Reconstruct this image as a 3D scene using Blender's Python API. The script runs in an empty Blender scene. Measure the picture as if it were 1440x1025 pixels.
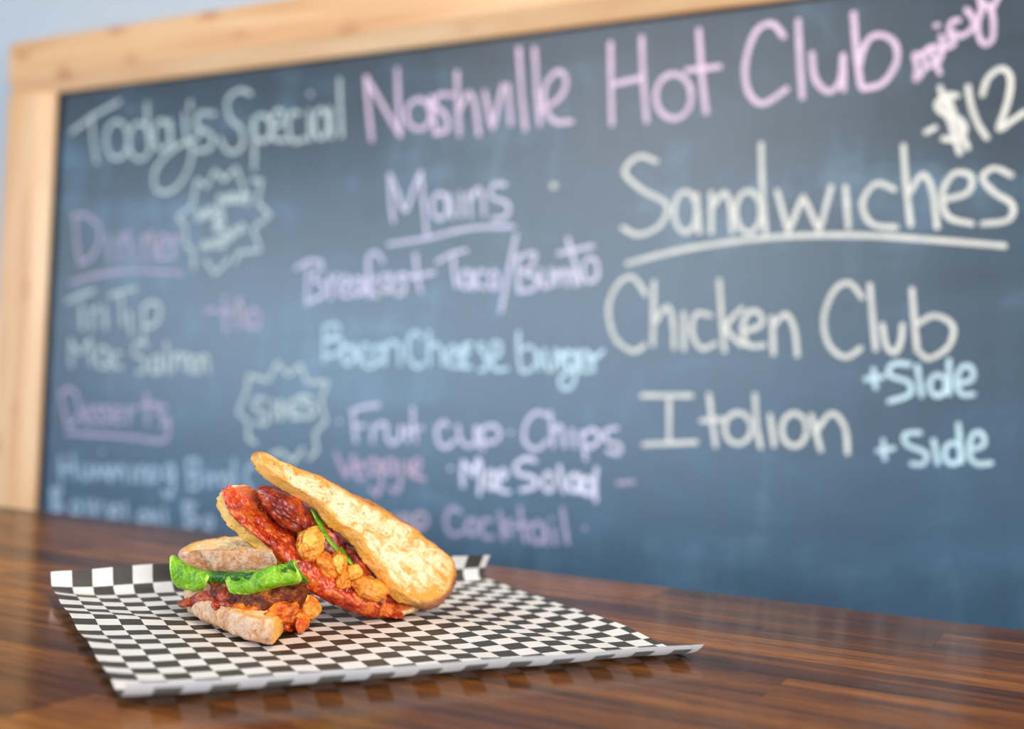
import bpy, bmesh, math, random
from mathutils import Vector, Matrix, noise

# ---------------------------------------------------------------- camera
C = bpy.context.scene.collection
FPX, PITCH, ROLL, CAMH = 1633.44, math.radians(1.475856), math.radians(2.318929), 0.140611
fwd = Vector((0, math.cos(PITCH), math.sin(PITCH)))
_r = Vector((1, 0, 0)); _u = _r.cross(fwd)
right = math.cos(ROLL) * _r + math.sin(ROLL) * _u
upv = -math.sin(ROLL) * _r + math.cos(ROLL) * _u
CAM = Vector((0, 0, CAMH))
cd = bpy.data.cameras.new('camera'); cam = bpy.data.objects.new('camera', cd); C.objects.link(cam)
M = Matrix((right, upv, -fwd)).transposed().to_4x4(); M.translation = CAM
cam.matrix_world = M
cd.sensor_width = 36; cd.lens = FPX / 1440 * 36; cd.clip_start = .01; cd.clip_end = 50
cd.dof.use_dof = True; cd.dof.focus_distance = 0.66; cd.dof.aperture_fstop = 3.6
bpy.context.scene.camera = cam

# ---------------------------------------------------------------- world, light, exposure
S = bpy.context.scene
S.view_settings.view_transform = 'Standard'; S.view_settings.look = 'None'
S.view_settings.gamma = 1; S.view_settings.use_curve_mapping = False
S.view_settings.exposure = 0.0
w = bpy.data.worlds.new('world'); S.world = w; w.use_nodes = True
w.node_tree.nodes['Background'].inputs[0].default_value = (.78, .80, .82, 1)
w.node_tree.nodes['Background'].inputs[1].default_value = 0.10

def area(name, loc, target, sx, sy, power, col):
    l = bpy.data.lights.new(name, 'AREA'); l.shape = 'RECTANGLE'; l.size = sx; l.size_y = sy
    l.energy = power; l.color = col
    o = bpy.data.objects.new(name, l); C.objects.link(o); o.location = loc
    o.rotation_euler = (Vector(target) - Vector(loc)).to_track_quat('-Z', 'Y').to_euler()
    return o
area('board_glare_light', (-2.15, .35, .36), (0, 1.2, .10), 2.6, .65, 46, (.56, .77, 1.0))  # added strip light, unseen, placed to throw blue glare on the board
area('rear_glare_fill', (-1.0, -1.6, .36), (0, 1.2, .10), 2.3, .65, 15, (.45, .72, 1.0))  # unseen helper: carries the board glare rightwards and fills from behind
area('paper_lip_fill', (.9, -.7, .22), (-.1, .6, 0), .9, .35, 13, (.93, .97, 1.0))  # added fill aimed at the curled near edge of the paper
area('left_high_fill', (-1.7, -.3, 1.05), (-.1, .8, .05), 1.2, .8, 17, (.97, .98, 1.0))  # extra unseen fill that brightens the sandwich from the left
area('overhead_fill', (.35, .45, 1.7), (-.05, .75, 0), .5, .4, 19, (1.0, .92, .82))  # invented overhead fill, no fixture hangs above the table
area('front_key_fill', (1.0, -.9, .9), (-.1, .75, .05), .8, .8, 29, (1.0, .94, .85))  # warm key added in front, with no window behind it

# ---------------------------------------------------------------- helpers
def U(px, py, d):
    """point at distance d along the optical axis on the sight line of a photo pixel"""
    return CAM + d * (fwd + right * ((px - 720) / FPX) - upv * ((py - 512.5) / FPX))
def camvec(x, y, z): return (right * x + upv * y + fwd * z)
def on_plane(px, py, P, n):
    r = fwd + right * ((px - 720) / FPX) - upv * ((py - 512.5) / FPX)
    return CAM + r * ((P - CAM).dot(n) / r.dot(n))
def depth(p): return (p - CAM).dot(fwd)
def table_pt(px, py, z=0): return on_plane(px, py, Vector((0, 0, z)), Vector((0, 0, 1)))

def link_mesh(name, vs, fs, mat=None, parent=None, smooth=True):
    me = bpy.data.meshes.new(name); me.from_pydata([tuple(v) for v in vs], [], fs); me.update()
    if mat: me.materials.append(mat)
    if smooth: me.polygons.foreach_set('use_smooth', [True] * len(me.polygons))
    o = bpy.data.objects.new(name, me); C.objects.link(o)
    if parent: o.parent = parent
    return o
def empty(name, loc=(0, 0, 0), rz=0):
    o = bpy.data.objects.new(name, None); C.objects.link(o); o.location = loc
    o.rotation_euler = (0, 0, rz); o.empty_display_size = .02; return o
def tag(o, label=None, cat=None, group=None, kind=None):
    if label: o['label'] = label
    if cat: o['category'] = cat
    if group: o['group'] = group
    if kind: o['kind'] = kind
    return o
def box_bm(x0, x1, y0, y1, z0, z1, bev=0.0, seg=2):
    bm = bmesh.new(); bmesh.ops.create_cube(bm, size=1)
    for v in bm.verts:
        v.co = ((x0 + x1) / 2 + v.co.x * (x1 - x0), (y0 + y1) / 2 + v.co.y * (y1 - y0), (z0 + z1) / 2 + v.co.z * (z1 - z0))
    if bev: bmesh.ops.bevel(bm, geom=bm.edges[:], offset=bev, segments=seg, affect='EDGES', profile=.5)
    return bm
def bm_obj(name, bm, mat, parent=None, smooth=False):
    me = bpy.data.meshes.new(name); bm.to_mesh(me); bm.free(); me.materials.append(mat)
    if smooth: me.polygons.foreach_set('use_smooth', [True] * len(me.polygons))
    o = bpy.data.objects.new(name, me); C.objects.link(o)
    if parent: o.parent = parent
    return o
def attr(o, name, vals):
    a = o.data.attributes.new(name, 'FLOAT', 'POINT'); a.data.foreach_set('value', vals)
def fbm(p, s, seed=0, oct=4):
    return noise.fractal(Vector(p) * s + Vector((seed * 7.3, seed * 3.1, seed * 1.7)), 1.0, 2.0, oct)
def catmull(pts, n=6, closed=False):
    P = [Vector(p) for p in pts]
    if len(P) < 3 and not closed:
        return [P[0].lerp(P[-1], i / (n * 2)) for i in range(n * 2 + 1)]
    out = []; N = len(P)
    for i in range(N if closed else N - 1):
        if closed: a, b, c, d = P[i - 1], P[i], P[(i + 1) % N], P[(i + 2) % N]
        else: a, b, c, d = P[max(i - 1, 0)], P[i], P[i + 1], P[min(i + 2, N - 1)]
        for k in range(n):
            t = k / n
            out.append(.5 * ((2 * b) + (c - a) * t + (2 * a - 5 * b + 4 * c - d) * t * t + (-a + 3 * b - 3 * c + d) * t ** 3))
    if not closed: out.append(P[-1])
    return out
def resample(P, n):
    L = [0]
    for a, b in zip(P, P[1:]): L.append(L[-1] + (b - a).length)
    out = []; j = 0
    for i in range(n):
        t = L[-1] * i / (n - 1)
        while j < len(P) - 2 and L[j + 1] < t: j += 1
        d = L[j + 1] - L[j]
        out.append(P[j].lerp(P[j + 1], (t - L[j]) / d if d > 0 else 0))
    return out

# ---------------------------------------------------------------- node helpers
class NT:
    def __init__(s, name):
        s.m = bpy.data.materials.new(name); s.m.use_nodes = True
        s.t = s.m.node_tree; s.b = s.t.nodes['Principled BSDF']; s.out = s.t.nodes['Material Output']
    def n(s, typ, **kw):
        o = s.t.nodes.new(typ)
        for k, v in kw.items():
            if hasattr(o, k): setattr(o, k, v)
            else: o.inputs[k].default_value = v
        return o
    def l(s, a, b): s.t.links.new(a, b)
    def put(s, v, sock):
        if isinstance(v, bpy.types.NodeSocket): s.l(v, sock)
        elif v is not None: sock.default_value = v
    def math(s, op, a, b=None, clamp=False):
        o = s.n('ShaderNodeMath', operation=op); o.use_clamp = clamp
        s.put(a, o.inputs[0]); s.put(b, o.inputs[1]); return o.outputs[0]
    def mix(s, f, a, b, blend='MIX'):
        o = s.n('ShaderNodeMix', data_type='RGBA', blend_type=blend)
        s.put(f, o.inputs[0])
        for v, k in ((a, 6), (b, 7)):
            if isinstance(v, tuple) and len(v) == 3: v = v + (1,)
            s.put(v, o.inputs[k])
        return o.outputs[2]
    def coord(s, which='Object'): return s.n('ShaderNodeTexCoord').outputs[which]
    def mapping(s, vec, scale=(1, 1, 1), loc=(0, 0, 0), rot=(0, 0, 0)):
        o = s.n('ShaderNodeMapping'); s.l(vec, o.inputs[0])
        s.put(loc, o.inputs[1]); s.put(rot, o.inputs[2]); s.put(scale, o.inputs[3]); return o.outputs[0]
    def noise(s, vec, scale, detail=4, rough=.55, dist=0):
        o = s.n('ShaderNodeTexNoise'); s.l(vec, o.inputs['Vector'])
        o.inputs['Scale'].default_value = scale; o.inputs['Detail'].default_value = detail
        o.inputs['Roughness'].default_value = rough; o.inputs['Distortion'].default_value = dist
        return o.outputs[0]
    def voro(s, vec, scale, feature='F1', out='Distance'):
        o = s.n('ShaderNodeTexVoronoi', feature=feature); s.l(vec, o.inputs['Vector']); o.inputs['Scale'].default_value = scale
        return o.outputs[out]
    def ramp(s, fac, stops, interp='LINEAR'):
        o = s.n('ShaderNodeValToRGB'); s.l(fac, o.inputs[0]); r = o.color_ramp; r.interpolation = interp
        while len(r.elements) < len(stops): r.elements.new(.5)
        for e, (p, c) in zip(r.elements, stops):
            e.position = p
            e.color = (c, c, c, 1) if isinstance(c, (int, float)) else tuple(c) + (1,)
        return o.outputs[0]
    def bump(s, h, dist=.001, strength=1, normal=None):
        o = s.n('ShaderNodeBump'); s.l(h, o.inputs['Height']); o.inputs['Distance'].default_value = dist
        o.inputs['Strength'].default_value = strength
        if normal: s.l(normal, o.inputs['Normal'])
        return o.outputs[0]
    def attr(s, name):
        o = s.n('ShaderNodeAttribute'); o.attribute_name = name; return o.outputs['Fac']
    def set(s, **kw):
        for k, v in kw.items():
            k = k.replace('_', ' ')
            if isinstance(v, tuple) and len(v) == 3 and 'Color' in k or k == 'Subsurface Radius' and False: v = tuple(v) + (1,) if len(v) == 3 else v
            s.put(v, s.b.inputs[k])
        return s.m

# ---------------------------------------------------------------- materials
def mat_plain(name, col, rough=.6, bump=0, bscale=60, spec=.5):
    t = NT(name); v = t.coord(); n = t.noise(v, bscale, 5)
    t.set(Base_Color=t.mix(.5, col, t.mix(n, tuple(c * .85 for c in col), tuple(min(1, c * 1.1) for c in col))), Roughness=rough)
    t.b.inputs['Specular IOR Level'].default_value = spec
    if bump: t.l(t.bump(n, bump), t.b.inputs['Normal'])
    return t.m

def mat_table():
    t = NT('butcher_block_wood'); ob = t.n('ShaderNodeObjectInfo'); rnd = ob.outputs['Random']
    off = t.n('ShaderNodeCombineXYZ'); t.l(t.math('MULTIPLY', rnd, 37.0), off.inputs[0]); t.l(t.math('MULTIPLY', rnd, 11.0), off.inputs[1])
    v = t.n('ShaderNodeVectorMath', operation='ADD'); t.l(t.coord(), v.inputs[0]); t.l(off.outputs[0], v.inputs[1]); v = v.outputs[0]
    g1 = t.noise(t.mapping(v, (2.6, 26, 10)), 1.4, 5, .6, .8)
    g2 = t.noise(t.mapping(v, (8, 170, 40)), 1.0, 6, .68, .5)
    g3 = t.noise(t.mapping(v, (60, 900, 40)), 1.0, 3, .6)
    base = t.math('ADD', t.math('MULTIPLY', g1, .95), t.math('MULTIPLY', rnd, .30))
    base = t.math('ADD', base, t.math('MULTIPLY', t.math('SUBTRACT', g2, .5), .50))
    col = t.ramp(t.math('SUBTRACT', base, .19), [(.10, (.016, .006, .002)), (.28, (.085, .026, .005)), (.48, (.19, .060, .008)), (.68, (.33, .115, .014)), (.92, (.48, .20, .034))])
    col = t.mix(t.math('MULTIPLY', t.ramp(g3, [(.42, 0), (.60, 1)]), .35), col, (.02, .008, .004))
    t.set(Base_Color=col, Roughness=t.ramp(t.noise(t.coord(), 30, 4), [(.3, .13), (.7, .20)]))
    t.b.inputs['Specular IOR Level'].default_value = 0.0
    t.b.inputs['Coat Weight'].default_value = .55; t.b.inputs['Coat Roughness'].default_value = .15
    t.l(t.bump(g2, .00004, .6), t.b.inputs['Normal'])
    return t.m

def mat_frame():
    t = NT('pine_frame_wood'); v = t.coord()
    g = t.noise(t.mapping(v, (1.6, 30, 30)), 1.2, 5, .6, .5)
    g2 = t.noise(t.mapping(v, (8, 140, 140)), 1, 4)
    col = t.ramp(g, [(.28, (.60, .26, .10)), (.5, (.80, .43, .20)), (.72, (.90, .58, .32))])
    col = t.mix(t.math('MULTIPLY', g2, .3), col, (.50, .27, .12))
    k = t.voro(t.mapping(v, (1, 2.2, 2.2)), 8.0)
    col = t.mix(t.ramp(k, [(.06, .9), (.26, 0)]), col, (.46, .15, .045))
    t.set(Base_Color=col, Roughness=.42)
    t.l(t.bump(g2, .0003), t.b.inputs['Normal'])
    return t.m

def mat_board():
    t = NT('chalkboard_slate'); v = t.coord()
    a = t.noise(t.mapping(v, (1.0, 1, 3.2), rot=(0, .25, 0)), 2.4, 6, .62, .8)
    b = t.noise(t.mapping(v, (9, 1, 2.0)), 2.2, 5, .6, .5)
    c = t.noise(v, 180, 3)
    dust = t.math('ADD', t.math('MULTIPLY', a, .7), t.math('MULTIPLY', b, .35))
    col = t.ramp(dust, [(.42, (.005, .012, .020)), (.56, (.013, .030, .048)), (.74, (.080, .150, .21))])
    # painted window glare, bluer towards the lower rail, mixed with blotchy chalk smears
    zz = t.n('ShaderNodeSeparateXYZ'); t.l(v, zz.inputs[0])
    low_glare = t.ramp(t.math('MULTIPLY', t.math('ADD', zz.outputs[2], .25), 1.2), [(.0, .75), (.65, 0)])
    glare_smear = t.math('MULTIPLY', low_glare, t.ramp(t.noise(t.mapping(v, (2.2, 1, 4)), 2.6, 6, .62, 1.2), [(.25, .35), (.7, 1)]))
    col = t.mix(glare_smear, col, (.050, .150, .27))
    col = t.mix(t.math('MULTIPLY', c, .25), col, (.02, .035, .05))
    t.set(Base_Color=col, Roughness=.38)
    t.b.inputs['Specular IOR Level'].default_value = .95
    t.l(t.bump(c, .0002, .4), t.b.inputs['Normal'])
    return t.m

def mat_chalk(name, col, a0=.55, a1=.95):
    t = NT(name); v = t.coord()
    n = t.noise(v, 420, 4, .7)
    n2 = t.noise(v, 25, 3)
    al = t.math('MULTIPLY', t.ramp(n, [(.35, a0), (.6, a1)]), t.ramp(n2, [(.3, .8), (.6, 1)]))
    t.set(Base_Color=col + (1,), Roughness=.95, Alpha=al)
    t.b.inputs['Specular IOR Level'].default_value = .1
    return t.m

def mat_paper():
    t = NT('checkered_deli_paper'); uv = t.n('ShaderNodeUVMap').outputs[0]
    sp = t.n('ShaderNodeSeparateXYZ'); t.l(uv, sp.inputs[0])
    f = t.math('ADD', t.math('FLOOR', sp.outputs[0]), t.math('FLOOR', sp.outputs[1]))
    par = t.math('ABSOLUTE', t.math('MODULO', f, 2.0))            # 1 on odd cells
    inside = t.math('GREATER_THAN', sp.outputs[1], -2.999)         # unprinted strip at the near edge
    chk = t.math('MULTIPLY', t.math('SUBTRACT', 1.0, par), inside)
    v = t.coord(); fine = t.noise(v, 900, 3, .7); mott = t.noise(v, 120, 4)
    ink = t.mix(fine, (.040, .036, .030), (.085, .078, .066))
    wht = t.mix(mott, (.80, .765, .735), (.88, .85, .82))
    gre = t.attr('grease')
    g = t.math('MULTIPLY', gre, t.ramp(mott, [(.35, .4), (.6, 1)]))
    ink = t.mix(g, ink, (.035, .014, .006)); wht = t.mix(t.math('MULTIPLY', g, .55), wht, (.72, .50, .36))
    front = t.mix(chk, wht, ink)
    back = t.mix(chk, (.84, .87, .90), (.20, .20, .185))
    geo = t.n('ShaderNodeNewGeometry')
    col = t.mix(geo.outputs['Backfacing'], front, back)
    t.set(Base_Color=col, Roughness=.5)
    t.b.inputs['Specular IOR Level'].default_value = .3
    tr = t.n('ShaderNodeBsdfTranslucent'); t.l(col, tr.inputs[0])
    mx = t.n('ShaderNodeMixShader'); mx.inputs[0].default_value = .15
    t.l(t.b.outputs[0], mx.inputs[1]); t.l(tr.outputs[0], mx.inputs[2]); t.l(mx.outputs[0], t.out.inputs[0])
    t.l(t.bump(t.noise(v, 60, 3), .0004, .5), t.b.inputs['Normal'])
    return t.m

def mat_bread(name, crumb, toast, crust, flour, flour_amt=.5, cutcol=(.75, .42, .08), toast_amt=.5, ro=(.45, .7)):
    """attributes: rim (1 on the crust side), cut (1 along the knife cut), edge (1 at the outline)"""
    t = NT(name); v = t.coord(); rim = t.attr('rim'); cut = t.attr('cut'); edge = t.attr('edge')
    n1 = t.noise(v, 70, 5, .6, .6); n2 = t.noise(v, 330, 5, .7); n3 = t.noise(t.mapping(v, (1, 1, 1)), 26, 3, .5, 1.0)
    st = t.noise(t.mapping(v, (28, 95, 95), rot=(.3, .7, .5)), 1.0, 6, .7, 1.6)
    f = t.math('ADD', t.math('MULTIPLY', t.ramp(n1, [(.45, 0), (.68, 1)]), .45), t.ramp(edge, [(.72, 0), (1.0, .75)]))
    f = t.math('ADD', f, t.math('MULTIPLY', t.ramp(st, [(.46, 0), (.62, 1)]), toast_amt), clamp=True)
    face = t.mix(f, t.mix(n2, tuple(c * .93 for c in crumb), crumb), toast)
    face = t.mix(t.ramp(t.voro(v, 380), [(.12, .55), (.28, 0)]), face, tuple(c * .5 for c in toast))
    cr = t.mix(t.ramp(n3, [(.42, 0), (.75, .9)]), crust, toast)
    cr = t.mix(t.math('MULTIPLY', t.ramp(n1, [(.5, 0), (.7, 1)]), .5), cr, tuple(c * .45 for c in crust))
    fl = t.math('MULTIPLY', t.ramp(t.math('ADD', t.math('MULTIPLY', n2, .6), t.math('MULTIPLY', n1, .4)), [(.42, 0), (.56, 1)]), flour_amt)
    cr = t.mix(fl, cr, flour)
    ct = t.mix(t.ramp(n1, [(.35, 0), (.65, 1)]), cutcol, tuple(min(1, c * 1.0 + .12) for c in cutcol))
    ct = t.mix(t.ramp(t.voro(v, 300), [(.10, .6), (.3, 0)]), ct, tuple(c * .55 for c in cutcol))
    side = t.mix(cut, cr, ct)
    col = t.mix(rim, face, side)
    h = t.math('ADD', t.math('MULTIPLY', n2, 1.0), t.math('MULTIPLY', n1, 1.2))
    h = t.math('SUBTRACT', h, t.math('MULTIPLY', t.ramp(t.voro(v, 380), [(.05, 1), (.3, 0)]), .5))
    t.set(Base_Color=col, Roughness=t.ramp(n2, [(.3, ro[0]), (.7, ro[1])]))
    t.b.inputs['Subsurface Weight'].default_value = .12
    t.b.inputs['Subsurface Radius'].default_value = (.004, .002, .001); t.b.inputs['Subsurface Scale'].default_value = 1
    t.l(t.bump(h, .0011, .9), t.b.inputs['Normal'])
    return t.m

def mat_meat(name, lo, mid, hi, rough=.28, scale=90, charred=0., bump=.0012, spec=.35):
    t = NT(name); v = t.coord()
    n = t.noise(v, scale, 6, .62, .7); n2 = t.noise(v, scale * 4.5, 4, .7)
    s = t.math('ADD', t.math('MULTIPLY', n, .75), t.math('MULTIPLY', n2, .25))
    col = t.ramp(s, [(.36, lo), (.5, mid), (.66, hi)])
    if charred:
        col = t.mix(t.math('MULTIPLY', t.ramp(t.noise(v, scale * .5, 5, .6), [(.5, 0), (.6, 1)]), charred), col, (.015, .006, .004))
    t.set(Base_Color=col, Roughness=t.ramp(n2, [(.35, rough), (.7, min(1, rough + .25))]))
    t.b.inputs['Subsurface Weight'].default_value = .05
    t.b.inputs['Subsurface Radius'].default_value = (.004, .0015, .0008); t.b.inputs['Subsurface Scale'].default_value = 1
    t.b.inputs['Coat Weight'].default_value = spec * .4; t.b.inputs['Coat Roughness'].default_value = .15
    t.b.inputs['Specular IOR Level'].default_value = spec
    t.l(t.bump(t.math('ADD', n, t.math('MULTIPLY', n2, .5)), bump, .9), t.b.inputs['Normal'])
    return t.m

def mat_lettuce(name, dark, mid, light):
    t = NT(name); v = t.coord(); e = t.attr('edge')
    n = t.noise(v, 75, 4, .6, 1.0); ve = t.voro(v, 170, 'DISTANCE_TO_EDGE')
    f = t.math('ADD', t.math('MULTIPLY', n, .7), t.math('MULTIPLY', e, .45))
    col = t.ramp(f, [(.22, dark), (.46, mid), (.78, light)])
    col = t.mix(t.ramp(ve, [(.0, .4), (.10, 0)]), col, light)
    t.set(Base_Color=col, Roughness=.33)
    t.b.inputs['Coat Weight'].default_value = .2
    tr = t.n('ShaderNodeBsdfTranslucent'); t.l(col, tr.inputs[0])
    mx = t.n('ShaderNodeMixShader'); mx.inputs[0].default_value = .4
    t.l(t.b.outputs[0], mx.inputs[1]); t.l(tr.outputs[0], mx.inputs[2]); t.l(mx.outputs[0], t.out.inputs[0])
    t.l(t.bump(t.math('SUBTRACT', n, t.math('MULTIPLY', t.ramp(ve, [(0, 1), (.15, 0)]), .4)), .0012, .8), t.b.inputs['Normal'])
    return t.m

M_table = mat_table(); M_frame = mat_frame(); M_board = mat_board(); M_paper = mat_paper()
M_wall = mat_plain('painted_wall', (.50, .51, .52), .8, .0003, 80)
M_floor = mat_plain('floor_concrete', (.22, .20, .18), .5, .0005, 20)
M_ceiling = mat_plain('ceiling_paint', (.75, .75, .73), .9)
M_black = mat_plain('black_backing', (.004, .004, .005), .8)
M_iron = mat_plain('dark_steel', (.03, .03, .032), .45)
M_hook = mat_plain('chalk_tray', (.5, .32, .18), .5)

# ---------------------------------------------------------------- structure
A_T = math.radians(151.54)
ex = Vector((-math.cos(A_T), -math.sin(A_T), 0))          # along the table edge, to the right and nearer
ey = Vector((-ex.y, ex.x, 0))                             # away from the camera, towards the board
RZ = math.atan2(ex.y, ex.x)
E0 = table_pt(700, 797)                                   # a point on the table's far edge
GAP = .47
NB = E0 + ey * GAP                                        # board front plane
WALLD = .045

def wall_box(name, o, x0, x1, y0, y1, z0, z1, mat):
    ob = bm_obj(name, box_bm(x0, x1, y0, y1, z0, z1), mat)
    ob.location = (o.x, o.y, 0); ob.rotation_euler = (0, 0, RZ); tag(ob, kind='structure'); return ob
wall_box('wall_back', NB + ey * WALLD, -2.4, 2.6, 0, .08, -.92, 1.9, M_wall)
wall_box('floor', NB, -2.5, 2.7, -3.2, .12, -.98, -.92, M_floor)
wall_box('wall_left', NB + ey * WALLD, -2.5, -2.4, -3.2, .08, -.92, 1.9, M_wall)
wall_box('wall_right', NB + ey * WALLD, 2.6, 2.7, -3.2, .08, -.92, 1.9, M_wall)
bb = bm_obj('baseboard_back', box_bm(-2.4, 2.6, -.014, 0, -.92, -.81, .003), mat_plain('baseboard_paint', (.7, .7, .68), .5))
bb.location = (NB + ey * WALLD).to_tuple(); bb.location.z = 0; bb.rotation_euler = (0, 0, RZ); tag(bb, kind='structure')

# ---------------------------------------------------------------- table
random.seed(5)
T = empty('table', (E0.x, E0.y, 0), RZ)
tag(T, 'glossy dark brown butcher block wooden table under the checkered paper', 'table')
SW = .046; TH = .036; TX0, TX1, NROW = -.95, 1.15, 17
cache = {}
def stave_mesh(L):
    L = round(L / .05) * .05
    if L not in cache:
        c = .00018; me = bpy.data.meshes.new('stave')
        x, y = L / 2, SW / 2
        vs = [(-x, -y, -TH), (x, -y, -TH), (x, y, -TH), (-x, y, -TH), (-x, -y, -c), (x, -y, -c), (x, y, -c), (-x, y, -c),
              (-x + c, -y + c, 0), (x - c, -y + c, 0), (x - c, y - c, 0), (-x + c, y - c, 0)]
        fs = [(3, 2, 1, 0), (0, 1, 5, 4), (1, 2, 6, 5), (2, 3, 7, 6), (3, 0, 4, 7), (4, 5, 9, 8), (5, 6, 10, 9), (6, 7, 11, 10), (7, 4, 8, 11), (8, 9, 10, 11)]
        me.from_pydata(vs, [], fs); me.materials.append(M_table); cache[L] = me
    return cache[L], L
for r in range(NROW):
    x = TX0
    while x < TX1 - .001:
        L = random.choice([.25, .3, .35, .4, .45, .5])
        if x == TX0: L = random.choice([.15, .25, .35])
        if x + L > TX1 - .12: L = TX1 - x
        L = round(L / .05) * .05
        me, L = stave_mesh(L)
        o = bpy.data.objects.new('stave', me); C.objects.link(o); o.parent = T
        o.location = (x + L / 2, -SW / 2 - r * SW, 0)
        x = round(x + L, 4)
TD = NROW * SW
bm = box_bm(TX0 + .06, TX1 - .06, -TD + .05, -TD + .07, -.11, -TH)
for a in ((TX0 + .06, TX1 - .06, -.08, -.06), (TX0 + .06, TX0 + .08, -TD + .07, -.08), (TX1 - .08, TX1 - .06, -TD + .07, -.08)):
    b2 = box_bm(*a, -.11, -TH); me = bpy.data.meshes.new('x'); b2.to_mesh(me); b2.free(); bm.from_mesh(me)
bm_obj('apron', bm, M_iron, T)
for sx in (TX0 + .06, TX1 - .12):
    for sy in (-.12, -TD + .05):
        bm_obj('leg', box_bm(sx, sx + .06, sy, sy + .06, -.92, -TH, .003), M_iron, T)

# ---------------------------------------------------------------- chalkboard
CB = empty('chalkboard', (NB.x, NB.y, 0), RZ)
tag(CB, 'large framed chalkboard with a handwritten menu hanging on the wall', 'chalkboard')
def bpt(px, py, off=0.0):
    """photo pixel -> board local (x, z)"""
    q = on_plane(px, py, NB + ey * off, ey); d = q - NB
    return d.dot(ex), q.z
xin, zin = bpt(80, 133); xo, zo = bpt(28, 75); xb, _ = bpt(57, 722)
xin = (xin + xb) / 2; FW = xin - xo
_, zt2 = bpt(1100, 0); zin = (zin + zt2) / 2
print('FRAME', xin, zin, FW, zo - zin)
XR = bpt(1440, 500)[0] + .12; ZB = -.42; FT = .022; FH = zo - zin; FH = (FH + FW) / 2
# rails: front at y=-.018 (towards the camera), panel front at y=0
def rail(L, wd, name, flip):
    """board rail along x, inner edge at z=0, width wd upwards, inner third chamfered"""
    prof = [(0, .006), (0, -.006), (wd * .30, -.020), (wd - .003, -.020), (wd, -.017), (wd, WALLD - .002), (.01, WALLD - .002), (.01, .006)]
    vs = [(x, y, z) for x in (0, L) for z, y in prof]; n = len(prof)
    fs = [(i, (i + 1) % n, n + (i + 1) % n, n + i) for i in range(n)] + [tuple(range(n - 1, -1, -1)), tuple(range(n, 2 * n))]
    me = bpy.data.meshes.new(name); me.from_pydata(vs, [], fs); me.materials.append(M_frame)
    bm = bmesh.new(); bm.from_mesh(me); bmesh.ops.recalc_face_normals(bm, faces=bm.faces); bm.to_mesh(me); bm.free()
    o = bpy.data.objects.new(name, me); C.objects.link(o); o.parent = CB; return o
H = zin - ZB
top = rail(XR - xin + 2 * FW, FH, 'frame_rail', 0); top.location = (xin - FW, 0, zin)
bot = rail(XR - xin + 2 * FW, FH, 'frame_rail', 0); bot.location = (XR + FW, 0, ZB); bot.rotation_euler = (0, math.pi, 0)
lef = rail(H, FW, 'frame_stile', 0); lef.location = (xin, 0, ZB); lef.rotation_euler = (0, -math.pi / 2, 0)
rig = rail(H, FW, 'frame_stile', 0); rig.location = (XR, 0, zin); rig.rotation_euler = (0, math.pi / 2, 0)
bm_obj('backing', box_bm(xin - .008, XR + .008, .016, .030, ZB - .008, zin + .008), M_black, CB)
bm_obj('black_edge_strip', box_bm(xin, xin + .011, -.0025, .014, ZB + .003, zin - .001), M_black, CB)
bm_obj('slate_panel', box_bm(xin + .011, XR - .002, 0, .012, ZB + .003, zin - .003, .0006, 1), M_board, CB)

CW = mat_chalk('cream_chalk', (.82, .77, .68), .6, .98)
CP = mat_chalk('pink_chalk', (.82, .60, .72), .6, .98)
CF = mat_chalk('faded_pink_chalk', (.64, .50, .62), .4, .8)
CV = mat_chalk('lilac_chalk', (.80, .72, .86), .55, .95)
CG = mat_chalk('pale_green_chalk', (.70, .76, .70), .5, .85)
CBL = mat_chalk('pale_blue_chalk', (.66, .82, .88), .6, .98)
CFB = mat_chalk('faded_blue_chalk', (.58, .68, .80), .42, .75)
_lay = [0]
def ell(cx, cy, rx, ry, a0=0, a1=360, n=14, tilt=0):
    t = math.radians(tilt); out = []
    for i in range(n + 1):
        a = math.radians(a0 + (a1 - a0) * i / n); x, y = rx * math.cos(a), ry * math.sin(a)
        out.append((cx + x * math.cos(t) - y * math.sin(t), cy + x * math.sin(t) + y * math.cos(t)))
    return out
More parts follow.
